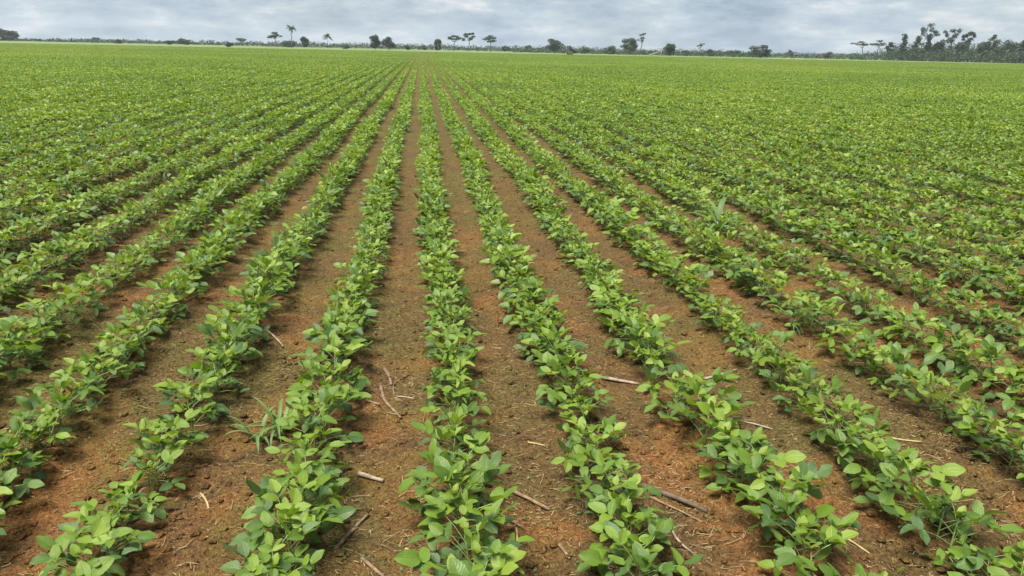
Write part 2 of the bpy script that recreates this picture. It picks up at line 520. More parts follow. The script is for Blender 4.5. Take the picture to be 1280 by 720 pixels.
def make_proto(seed):
    r = random.Random(seed)
    P = Proto()
    P.leaves = []                                  # (index of the blade, matrix)
    st = MB()
    H = r.uniform(0.095, 0.138)
    lean = Vector((r.uniform(-0.02, 0.02), r.uniform(-0.02, 0.02), 0))

    def stem_at(f):
        return Vector((lean.x * f * f, lean.y * f * f, H * f - 0.02 * (1 - f)))
    st.add(*tube([stem_at(f)[:] for f in (0, 0.3, 0.65, 1.0)], [0.0036, 0.0032, 0.0026, 0.0015], 5))
    az = r.uniform(0, 2 * math.pi)
    nodes = 9 if r.random() < 0.6 else 8
    for i in range(nodes):
        f = 0.22 + 0.74 * i / (nodes - 1)
        az += math.pi * 0.86 + r.uniform(-0.55, 0.55)
        top = i / (nodes - 1)
        plen = (0.043 + 0.058 * math.sin(math.pi * min(1, 0.2 + top * 0.8))) * r.uniform(0.8, 1.2)
        el = R(r.uniform(4, 28) + 28 * top)
        size = (0.036 + 0.015 * math.sin(math.pi * (0.15 + 0.72 * top))) * r.uniform(0.80, 1.28)
        if i == nodes - 1:
            size *= 0.72; plen *= 0.55
        a = stem_at(f)
        d = Vector((math.cos(az) * math.cos(el), math.sin(az) * math.cos(el), math.sin(el)))
        b = a + d * plen
        mid = a + d * plen * 0.5 + Vector((0, 0, 0.006))
        st.add(*tube([a[:], mid[:], b[:]], [0.0017, 0.0014, 0.0011], 3, cap=False))
        if top < 0.3:
            ages = (0, 0, 1, 1, 2)
        elif top < 0.7:
            ages = (0, 1, 1, 2, 2, 3)
        else:
            ages = (1, 2, 3, 3, 4)
        age = r.choice(ages)
        pitch0 = r.uniform(-22, 36) + 26 * top           # how far the leaflets droop below / rise above level
        for s in (0, -1, 1):
            ang = az + s * R(r.uniform(62, 88)) + R(r.uniform(-8, 8))
            pi_ = R(pitch0 + r.uniform(-18, 18))
            y = Vector((math.cos(ang) * math.cos(pi_), math.sin(ang) * math.cos(pi_), math.sin(pi_)))
            z = Vector((r.uniform(-0.7, 0.7), r.uniform(-0.7, 0.7), 1.0)) - 0.15 * s * Vector((math.cos(az), math.sin(az), 0))
            o = b + d * 0.012 if s == 0 else b - d * 0.004
            k = r.choice((0, 0, 1, 1, 2, 2, 3, 3, 4, 5))
            ag = min(4, max(0, age + r.choice((-1, 0, 0, 0, 1))))
            P.leaves.append((ag * 6 + k, basis(o, y, z, size * (1.0 if s == 0 else 0.92))))
    # the youngest leaf, still folded and upright
    a = stem_at(1.0)
    for s in range(2):
        ang = az + s * 2.6
        y = Vector((math.cos(ang) * 0.5, math.sin(ang) * 0.5, 0.85))
        P.leaves.append((24 + 1, basis(a, y, (-math.cos(ang), -math.sin(ang), 0.4), r.uniform(0.026, 0.040))))
    P.stem_mb = st
    P.stem = st.mesh('soybean_stem', M_STEM)
    return P


PROTOS = [make_proto(100 + i) for i in range(34)]


def plant_mb(P, lod):
    """one plant joined into a single shape (returns leaves, stem)"""
    src = (LEAF_HI, LEAF_LO, LEAF_FAR)[lod]
    m = MB()
    rr = np.random.default_rng(5)
    lv = P.leaves
    grow = 1.0
    if lod == 2:
        lv = [q for i, q in enumerate(P.leaves) if i % 3 != 2]
        grow = 1.14
    for k, M in lv:
        m.merge(src[k], M @ Matrix.Scale(grow, 4), rr.uniform(-0.06, 0.06))
    return m


LOD_MB = [[plant_mb(p, l) for p in PROTOS] for l in range(3)]

# ------------------------------------------------------------------ where the plants stand
near = []                                           # (row, x, y, prototype, turn, size)
GAPS = {(1, 2.55), (-1, 3.2), (2, 3.05), (3, 2.6), (-2, 4.4), (4, 3.4), (0, 2.75), (5, 4.6)}
for n in range(-17, 23):
    y = 0.9 + random.random() * 0.1
    while y < 9.0:
        y += random.uniform(0.056, 0.096)
        if any(n == g and abs(y - gy_) < 0.05 for g, gy_ in GAPS) or random.random() < 0.02:
            continue
        x = row_x(n, y) + random.gauss(0, 0.012)
        s = random.uniform(0.92, 1.18) * (1 + 0.10 * math.sin(y * 1.3 + n * 2.1))
        near.append([n, x, y, random.randrange(len(PROTOS)), random.uniform(0, 6.283), s])


def frame_px(x, y, margin=45):
    p = project((x, y, 0.13))
    return p is not None and -margin < p[0] < 1280 + margin and -margin < p[1] < 720 + margin * 1.3


cand = []
for k, q in enumerate(near):
    if frame_px(q[1], q[2]):
        cand.append((project((q[1], q[2], 0.13))[2], k))
cand.sort()
PICK = set(k for _, k in cand[:300])

ONES = 'zeroth first second third fourth fifth sixth seventh eighth ninth tenth eleventh twelfth thirteenth fourteenth fifteenth sixteenth seventeenth eighteenth nineteenth'.split()
TENS = {2: ('twentieth', 'twenty'), 3: ('thirtieth', 'thirty'), 4: ('fortieth', 'forty'), 5: ('fiftieth', 'fifty'), 6: ('sixtieth', 'sixty'), 7: ('seventieth', 'seventy')}


def ordinal(i):
    if i < 20:
        return ONES[i]
    a, b = divmod(i, 10)
    return TENS[a][0] if b == 0 else TENS[a][1] + '-' + ONES[b]


def row_name(n):
    if n == 0:
        return 'the middle row'
    side = 'right' if n > 0 else 'left'
    return ('the %s row %s of the middle row' % (ordinal(abs(n)), side)) if abs(n) > 1 else 'the row just %s of the middle row' % side


def size_word(s):
    return 'small' if s < 0.95 else ('big' if s > 1.15 else 'leafy')


counter = {}
for k in sorted(PICK, key=lambda k: (near[k][0], near[k][2])):
    n, x, y, pi, turn, s = near[k]
    counter[n] = counter.get(n, 0) + 1
    z = float(soil_height(x, y))
    root = bpy.data.objects.new('soybean_plant', None)
    root.empty_display_size = 0.05
    COL.objects.link(root)
    root.matrix_basis = Matrix.Translation((x, y, z)) @ Matrix.Rotation(turn, 4, 'Z') @ Matrix.Scale(s, 4)
    root['label'] = 'soybean plant, %s from the near end of %s' % (ordinal(counter[n]), row_name(n))
    root['category'] = 'soybean plant'
    root['group'] = 'soybean plants in the near rows'
    link('stem', PROTOS[pi].stem, root)
    for li, M in PROTOS[pi].leaves:
        link('leaf', LEAF_ME[li], root, M)


# ------------------------------------------------------------------ the rest of the crop: one mass of plants
def tile(rows, length, lod, seed, first=None):
    r = random.Random(seed)
    m = MB()
    for i in range(rows):
        xo = (i - (rows - 1) / 2) * ROW_S
        y = -length / 2 + r.uniform(0, 0.08)
        ph = r.uniform(0, 6)
        while y < length / 2:
            s = r.uniform(0.94, 1.20) * (1 + 0.10 * math.sin(y * 1.3 + ph))
            M = Matrix.Translation((xo + r.gauss(0, 0.012 if rows == 1 else 0.016), y, 0)) @ Matrix.Rotation(r.uniform(0, 6.283), 4, 'Z') @ Matrix.Scale(s, 4)
            m.merge(LOD_MB[lod][r.randrange(len(PROTOS))], M, r.uniform(-0.07, 0.07))
            y += r.uniform(0.056, 0.096) * (1.0 if lod < 2 else 1.12)
    return m


var_col = bpy.data.collections.new('crop_variants')     # not linked to the scene: only read by the crop
variants = []


def add_variant(m, mats, mat_idx=None):
    o = bpy.data.objects.new('crop_variant_%03d' % len(variants), m.mesh('crop_variant', mats, mat_idx=mat_idx))
    var_col.objects.link(o)
    variants.append(o)
    return len(variants) - 1


V_PLANT = []
for p, m in zip(PROTOS, LOD_MB[0]):
    j = MB(); j.merge(m); j.merge(p.stem_mb)
    # quads of the leaves, quads of the stem, then the stem's triangles
    nl = len(m.arrays()[1]); ns = len(p.stem_mb.arrays()[1]); n3 = len(p.stem_mb.arrays()[2])
    V_PLANT.append(add_variant(j, [M_LEAF, M_STEM], [0] * nl + [1] * (ns + n3)))
V_SEG = [add_variant(tile(1, 1.0, 1, 300 + i), M_LEAF) for i in range(14)]
V_MID = [add_variant(tile(4, 2.0, 1, 400 + i), M_LEAF) for i in range(8)]
V_FAR = [add_variant(tile(16, 8.0, 2, 500 + i), M_LEAF) for i in range(5)]

pts, var, rot, scl = [], [], [], []


def put(x, y, z, v, a, s):
    pts.append((x, y, z)); var.append(v); rot.append(a); scl.append(s)


for k, (n, x, y, pi, turn, s) in enumerate(near):
    if k not in PICK:
        put(x, y, float(soil_height(x, y)), V_PLANT[pi], turn, s)


def inside(x, y, pad):
    return -0.72 * y - pad < x < 1.12 * y + pad


for n in range(-60, 90):
    for k in range(16):
        y = 9.5 + k
        x = row_x(n, y)
        if inside(x, y, 3) and -45 < x < 45:
            put(x, y, 0.0, random.choice(V_SEG), random.choice((0, math.pi)), random.uniform(0.95, 1.10))
for b in range(-60, 60):
    for k in range(20):
        y = 26.0 + 2 * k
        x = ROW0 + ROW_S * (4 * b + 1.5)
        if inside(x, y, 5):
            put(x + random.gauss(0, 0.012), y, 0.0, random.choice(V_MID), random.choice((0, math.pi)), 1.0)
for b in range(-30, 46):
    for k in range(24):
        y = 69.0 + 8 * k
        x = ROW0 + ROW_S * (16 * b + 7.5)
        if inside(x, y, 14):
            put(x, y, 0.0, random.choice(V_FAR), random.choice((0, math.pi)), 1.0)

me = bpy.data.meshes.new('soybean_crop')
me.from_pydata(pts, [], [])
for nm, ty, arr in (('variant', 'INT', var), ('turn', 'FLOAT', rot), ('size', 'FLOAT', scl)):
    a = me.attributes.new(nm, ty, 'POINT')
    a.data.foreach_set('value', np.asarray(arr, np.int32 if ty == 'INT' else np.float32))
me.materials.append(M_LEAF)
crop = link('soybean_crop', me, kind='stuff', label='soybean rows running on from the near plants to the far edge', cat='soybean crop')
ng = bpy.data.node_groups.new('crop_rows', 'GeometryNodeTree')
ng.interface.new_socket('Geometry', in_out='INPUT', socket_type='NodeSocketGeometry')
ng.interface.new_socket('Geometry', in_out='OUTPUT', socket_type='NodeSocketGeometry')
gi, go = ng.nodes.new('NodeGroupInput'), ng.nodes.new('NodeGroupOutput')
ci = ng.nodes.new('GeometryNodeCollectionInfo'); ci.inputs['Collection'].default_value = var_col
ci.inputs['Separate Children'].default_value = True; ci.inputs['Reset Children'].default_value = True
iop = ng.nodes.new('GeometryNodeInstanceOnPoints'); iop.inputs['Pick Instance'].default_value = True


def nattr(nm, ty):
    a = ng.nodes.new('GeometryNodeInputNamedAttribute'); a.data_type = ty; a.inputs['Name'].default_value = nm
    return a.outputs['Attribute']


cx = ng.nodes.new('ShaderNodeCombineXYZ')
K = ng.links.new
K(gi.outputs[0], iop.inputs['Points']); K(ci.outputs[0], iop.inputs['Instance'])
K(nattr('variant', 'INT'), iop.inputs['Instance Index'])
K(nattr('turn', 'FLOAT'), cx.inputs['Z']); K(cx.outputs[0], iop.inputs['Rotation'])
K(nattr('size', 'FLOAT'), iop.inputs['Scale'])
K(iop.outputs[0], go.inputs[0])
crop.modifiers.new('rows', 'NODES').node_group = ng

# ------------------------------------------------------------------ litter on the soil: clods and straw
ICO = None


def ico():
    t = (1 + 5 ** 0.5) / 2
    v = np.array([(-1, t, 0), (1, t, 0), (-1, -t, 0), (1, -t, 0), (0, -1, t), (0, 1, t), (0, -1, -t), (0, 1, -t), (t, 0, -1), (t, 0, 1), (-t, 0, -1), (-t, 0, 1)], float)
    v /= np.linalg.norm(v[0])
    f = [(0, 11, 5), (0, 5, 1), (0, 1, 7), (0, 7, 10), (0, 10, 11), (1, 5, 9), (5, 11, 4), (11, 10, 2), (10, 7, 6), (7, 1, 8), (3, 9, 4), (3, 4, 2), (3, 2, 6), (3, 6, 8), (3, 8, 9), (4, 9, 5), (2, 4, 11), (6, 2, 10), (8, 6, 7), (9, 8, 1)]
    return v, np.array(f)


IV, IF = ico()


def scatter_xy(n, ymax):
    """points in the near field, denser towards the camera, in view and a little beyond"""
    out = []
    while len(out) < n:
        y = 1.0 + (ymax - 1.0) * random.random() ** 1.7
        x = random.uniform(-0.62 * y - 0.8, 1.0 * y + 0.8)
        out.append((x, y))
    return np.array(out)


N = 24000
xy = scatter_xy(N, 9.0)
keep = rng.random(N) < 0.25 + 1.2 * np.clip(vnoise(xy[:, 0] + 50, xy[:, 1] + 50, 0.5, 9) - 0.25, 0, 1)
xy = xy[keep]; N = len(xy)
sz = 0.0035 + 0.013 * rng.random(N) ** 3.2
zz = soil_height(xy[:, 0], xy[:, 1])
sc_ = sz[:, None, None] * (1 + 0.45 * (rng.random((N, 12, 1)) - 0.5)) * np.stack([1 + 0.4 * rng.random(N), 1 + 0.4 * rng.random(N), 0.7 + 0.2 * rng.random(N)], -1)[:, None]
V = IV[None] * sc_ + np.stack([xy[:, 0], xy[:, 1], zz + sz * 0.35], -1)[:, None]
F3 = (IF[None] + (np.arange(N) * 12)[:, None, None]).reshape(-1, 3)
mb = MB(); mb.add(V.reshape(-1, 3), None, F3)
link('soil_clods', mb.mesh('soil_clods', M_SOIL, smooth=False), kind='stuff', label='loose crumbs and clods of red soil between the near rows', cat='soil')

mb = MB()
piles = [(ground_at(px, py), s, k) for px, py, s, k in ((1125, 545, 0.16, 190), (1060, 520, 0.12, 90), (835, 590, 0.10, 130), (850, 660, 0.14, 120), (660, 640, 0.10, 90), (700, 440, 0.2, 70),
         (560, 330, 0.2, 40), (490, 480, 0.12, 90), (345, 455, 0.14, 80), (240, 590, 0.16, 80), (600, 470, 0.15, 80), (930, 620, 0.12, 60), (1190, 610, 0.15, 80), (440, 690, 0.14, 60))]
seeds = [(x, y) for x, y in scatter_xy(28000, 9.5)]
for c, s, k in piles:
    seeds += [(random.gauss(c.x, s), random.gauss(c.y, s)) for _ in range(k)]
for x, y in seeds:
    ln = random.uniform(0.006, 0.024) if random.random() < 0.94 else random.uniform(0.03, 0.08)
    wd = random.uniform(0.0005, 0.0013)
    a = random.uniform(0, 6.283)
    tx, ty = math.cos(a), math.sin(a)
    bend = random.gauss(0, 0.035) * ln
    P3 = [(x + tx * ln * f - ty * bend * 4 * (f + .5) * (.5 - f), y + ty * ln * f + tx * bend * 4 * (f + .5) * (.5 - f)) for f in (-0.5, 0, 0.5)]
    lift = random.uniform(0.002, 0.007)
    v = []
    for i, (qx, qy) in enumerate(P3):
        z = float(soil_height(qx, qy)) + lift + random.uniform(0, 0.002)
        v += [(qx - ty * wd, qy + tx * wd, z), (qx + ty * wd, qy - tx * wd, z), (qx, qy, z + wd)]
    mb.add(v, [(0, 2, 5, 3), (2, 1, 4, 5), (3, 5, 8, 6), (5, 4, 7, 8)])
link('straw_litter', mb.mesh('straw_litter', M_STRAW), kind='stuff', label='short bits of dry straw scattered over the red soil', cat='straw')

# tiny green seedlings that film the furrows on the left
mb = MB()
for x, y in scatter_xy(5200, 7.0):
    if vnoise(np.array([x + 50.]), np.array([y + 50.]), 0.6, 21)[0] < (0.52 if x < 0.6 else 0.66):
        continue
    z = float(soil_height(x, y))
    for _ in range(random.randint(2, 3)):
        a = random.uniform(0, 6.283)
        M = basis((x, y, z + random.uniform(0.001, 0.006)), (math.cos(a), math.sin(a), random.uniform(0.1, 0.9)), (0, 0, 1) if True else None, random.uniform(0.006, 0.013))
        mb.merge(LEAF_FAR[6 * 2 + 2], M, random.uniform(-0.1, 0.1))
link('seedling_carpet', mb.mesh('seedling_carpet', M_GRASS), kind='stuff', label='tiny weed seedlings filming the bare furrows', cat='weeds')


# ------------------------------------------------------------------ sticks lying between the rows
def stick(p0, p1, rad, mat, name, label, cat, bend=0.04, seed=0, sides=7, fork=None):
    r = random.Random(seed)
    A, B = ground_at(*p0), ground_at(*p1)
    ln = (B - A).length
    d = (B - A) / ln
    side = Vector((-d.y, d.x, 0))
    n = 8
    pts_, rd = [], []
    for i in range(n):
        f = i / (n - 1)
        q = A.lerp(B, f) + side * (bend * ln * math.sin(math.pi * f) + r.uniform(-0.006, 0.006) * ln)
        z = float(soil_height(q.x, q.y)) + rad * 0.75
        pts_.append([q.x, q.y, z])
        rd.append(rad * (1.08 - 0.28 * f) * r.uniform(0.9, 1.12))
    zs = np.array([p[2] for p in pts_])                     # a stick is stiff: it bridges the hollows
    line = np.polyfit(np.arange(n), zs, 1)
    zl = np.polyval(line, np.arange(n)); zl += np.max(zs - zl) * 0.55
    for p, z in zip(pts_, zl):
        p[2] = float(z)
    m = MB()
    m.add(*tube(pts_, rd, sides))
    if fork:
        i, ang, fl = fork
        b0 = Vector(pts_[i]); dd = Matrix.Rotation(ang, 3, 'Z') @ d
        e = b0 + dd * fl; e.z += 0.004
        k = b0.lerp(e, 0.5); k.z += 0.003
        m.add(*tube([b0[:], k[:], e[:]], [rad * .6, rad * .5, rad * .35], 5))
    o = Vector(pts_[n // 2])
    V = m.arrays()[0]
    m2 = MB(); m2.merge(m, Matrix.Translation(-o))
    return link(name, m2.mesh(name, mat), None, Matrix.Translation(o), label, cat)


stick((419, 691), (459, 639), 0.0068, M_STICK_TAN, 'stick', 'straight tan stick lying diagonally between the middle row and its left neighbour', 'stick', 0.01, 1)
stick((480, 458), (489, 480), 0.0085, M_STICK_TAN, 'stick', 'short thick pale stick stub above the long bent stick', 'stick', 0.03, 2)
stick((476, 483), (501, 524), 0.0072, M_STICK_TAN, 'stick', 'long bent pale stick left of the middle row', 'stick', -0.06, 3)
stick((493, 492), (511, 464), 0.0032, M_STICK_TAN, 'twig', 'thin forked twig beside the long bent pale stick', 'twig', 0.14, 4, 6, (4, 0.8, 0.05))
stick((496, 494), (518, 504), 0.0034, M_STICK_GREY, 'twig', 'thin brown twig pointing to the middle row from the bent stick', 'twig', 0.05, 5)
stick((458, 505), (475, 511), 0.0052, M_STICK_TAN, 'stick', 'short light stick left of the long bent stick', 'stick', 0.02, 6)
stick((744, 474), (798, 481), 0.0080, M_STICK_GREY, 'stick', 'grey brown stick lying crosswise between the first and second rows right of middle', 'stick', 0.015, 7)
stick((880, 471), (921, 464), 0.0062, M_STICK_GREY, 'stick', 'dark grey stick lying right of the second row from the middle', 'stick', -0.02, 8, 7, (2, -2.2, 0.03))
stick((640, 617), (687, 639), 0.0068, M_STICK_TAN, 'stick', 'tan stick over a small heap of straw right of the middle row', 'stick', 0.015, 9)
stick((592, 631), (651, 664), 0.0050, M_STICK_TAN, 'stick', 'pale slender stick half hidden under a leaf of the middle row', 'stick', 0.01, 10)
stick((645, 667), (642, 713), 0.0034, M_STRAW_STALK, 'straw_stalk', 'single upright-pointing yellow straw stalk right of the middle row', 'straw', 0.04, 11, 6)
stick((801, 606), (884, 641), 0.0095, M_STICK_DARK, 'stick', 'dark thick stick right of the first row beside the middle', 'stick', 0.03, 12)
stick((812, 622), (876, 650), 0.0040, M_STICK_TAN, 'stick', 'thin pale stick lying along the dark thick stick', 'stick', 0.02, 13)
stick((838, 650), (865, 692), 0.0038, M_STICK_GREY, 'twig', 'curved brown twig below the dark thick stick', 'twig', -0.12, 14)
stick((453, 703), (480, 724), 0.0058, M_STICK_TAN, 'stick', 'pale stick cut off by the bottom edge left of the middle row', 'stick', 0.0, 15)
stick((448, 593), (479, 599), 0.0085, M_STICK_GREY, 'stick', 'short brown chunk of wood left of the middle row', 'stick', 0.0, 16)
stick((507, 690), (528, 703), 0.0040, M_STRAW_STALK, 'straw_stalk', 'short yellow stalk touching the left side of the middle row', 'straw', 0.02, 17)
stick((250, 611), (260, 631), 0.0042, M_STRAW_STALK, 'straw_stalk', 'pale upright stalk between the two rows on the lower left', 'straw', 0.05, 18)
stick((334, 417), (354, 432), 0.0055, M_STICK_GREY, 'stick', 'short grey stick on the soil above the grass tuft', 'stick', 0.03, 19)
stick((698, 682), (712, 699), 0.0050, M_STICK_TAN, 'stick', 'short light chip left of the row right of the middle row', 'stick', 0.02, 20)
stick((1052, 668), (1088, 692), 0.0036, M_STRAW_STALK, 'straw_stalk', 'slender straw stalk between the two rightmost near rows', 'straw', 0.03, 21)
stick((1108, 548), (1150, 556), 0.0042, M_STRAW_STALK, 'straw_stalk', 'pale straw stalk on the straw heap at the right', 'straw', -0.04, 22)
stick((660, 552), (682, 557), 0.0036, M_STRAW_STALK, 'straw_stalk', 'thin stalk on the soil just left of the row right of middle', 'straw', 0.04, 23)
stick((0, 642), (34, 618), 0.0050, M_STICK_GREY, 'stick', 'grey twig at the left edge beneath the leftmost near row', 'stick', 0.05, 24)
stick((930, 529), (966, 541), 0.0036, M_STICK_GREY, 'twig', 'thin grey twig between the second and third rows right of middle', 'twig', 0.05, 25)


# ------------------------------------------------------------------ grass weeds and a maize plant among the rows
def blade_mesh(seed, width, droop, mat=None):
    r = np.random.default_rng(seed)
    n = 9
    t = np.linspace(0, 1, n)
    w = width * np.clip(np.sin(np.pi * (0.12 + 0.88 * t)) ** 0.7, 0.03, 1)
    w[-1] = 0.002
    ang = np.radians(78) - droop * t ** 1.4
    ds = 1.0 / (n - 1)
    yy = np.concatenate([[0], np.cumsum(np.cos(ang[:-1]) * ds)])
    zz_ = np.concatenate([[0], np.cumsum(np.sin(ang[:-1]) * ds)])
    sx = r.uniform(-0.12, 0.12) * t ** 2
    V, uv = [], []
    for i in range(n):
        for u in (-1, 0, 1):
            V.append((sx[i] + u * w[i] / 2, yy[i], zz_[i] + abs(u) * w[i] * 0.22)); uv.append(((u + 1) / 2, t[i]))
    F = [(i * 3 + k, i * 3 + k + 1, (i + 1) * 3 + k + 1, (i + 1) * 3 + k) for i in range(n - 1) for k in (0, 1)]
    m = MB(); m.add(V, F, uv=uv, tone=float(r.uniform(0.25, 0.75)))
    return m.mesh('blade', mat or M_GRASS)


BLADES = [blade_mesh(i, 0.055 + 0.012 * (i % 3), 1.3 + 0.5 * (i % 4)) for i in range(6)]
MAIZE = [blade_mesh(20 + i, 0.12, 1.1 + 0.4 * i) for i in range(3)]


def tuft(px, py, n, length, label, seed, meshes=BLADES, name='grass_tuft', cat='grass', stem=0.0, fan=None):
    r = random.Random(seed)
    c = ground_at(px, py)
    c.z = float(soil_height(c.x, c.y)) - 0.004
    root = link(name, None, None, Matrix.Translation(c), label, cat)
    if stem:
        m = MB(); m.add(*tube([(0, 0, -0.01), (0.004, 0, stem * .5), (0, 0.004, stem)], [0.009, 0.008, 0.004], 6))
        link('stem', m.mesh('stem', M_STEM), root)
    for i in range(n):
        a = r.uniform(0, 6.283) if fan is None else fan[i % len(fan)] + r.uniform(-0.2, 0.2)
        z = stem * (0.25 + 0.75 * i / max(1, n - 1)) if stem else 0
        M = Matrix.Translation((r.uniform(-.012, .012), r.uniform(-.012, .012), z)) @ Matrix.Rotation(a, 4, 'Z') @ Matrix.Rotation(-r.uniform(0.0, 0.75), 4, 'X') @ Matrix.Scale(length * r.uniform(0.65, 1.1), 4)
        link('blade', r.choice(meshes), root, M)
    return root


tuft(352, 538, 22, 0.20, 'green grass tuft against the row left of the middle row', 1)
tuft(322, 543, 13, 0.19, 'arching bluish grass tuft left of the larger grass tuft', 2)
tuft(984, 412, 10, 0.20, 'small grass tuft at the foot of the fourth row right of middle', 3)
tuft(893, 318, 8, 0.33, 'tall young maize plant standing above the soybean rows right of centre', 4, MAIZE, 'maize_plant', 'maize plant', 0.26, (0.4, 3.4, 1.2, 4.4, 2.4, 5.6, 0.0))
tuft(905, 322, 8, 0.20, 'bladed weed beside the tall young maize plant', 6)

# ------------------------------------------------------------------ trees beyond the field
def leaf_cloud(mb_, lobes, size, seed, flat=1.0):
    r = np.random.default_rng(seed)
    for (c, rad, n, tone) in lobes:
        d = r.normal(size=(n, 3)); d /= np.linalg.norm(d, axis=1)[:, None]
        rr_ = r.random(n) ** 0.42 * (0.82 + 0.36 * r.random(n))
        p = np.array(c) + d * rr_[:, None] * np.array(rad)
        a = r.normal(size=(n, 3)); a /= np.linalg.norm(a, axis=1)[:, None]
        b = np.cross(a, r.normal(size=(n, 3))); b /= np.linalg.norm(b, axis=1)[:, None] + 1e-9
        s = size * (0.55 + 0.9 * r.random(n))[:, None]
        q = np.stack([p - a * s - b * s * .3, p + b * s * .55, p + a * s + b * s * .1, p - b * s * .5], 1)
        f = np.arange(n * 4).reshape(n, 4)
        mb_.add(q.reshape(-1, 3), f, tone=np.repeat(np.clip(tone + r.normal(0, 0.14, n), 0, 1), 4))


def branch(mb_, a, b, r0, r1, seed, wob=0.06, n=6, sides=6):
    r = np.random.default_rng(seed)
    a, b = np.array(a, float), np.array(b, float)
    ln = np.linalg.norm(b - a)
    t = np.linspace(0, 1, n)[:, None]
    P = a * (1 - t) + b * t + r.normal(0, wob * ln * 0.5, (n, 3)) * np.sin(np.pi * t)
    mb_.add(*tube(P, np.linspace(r0, r1, n), sides))


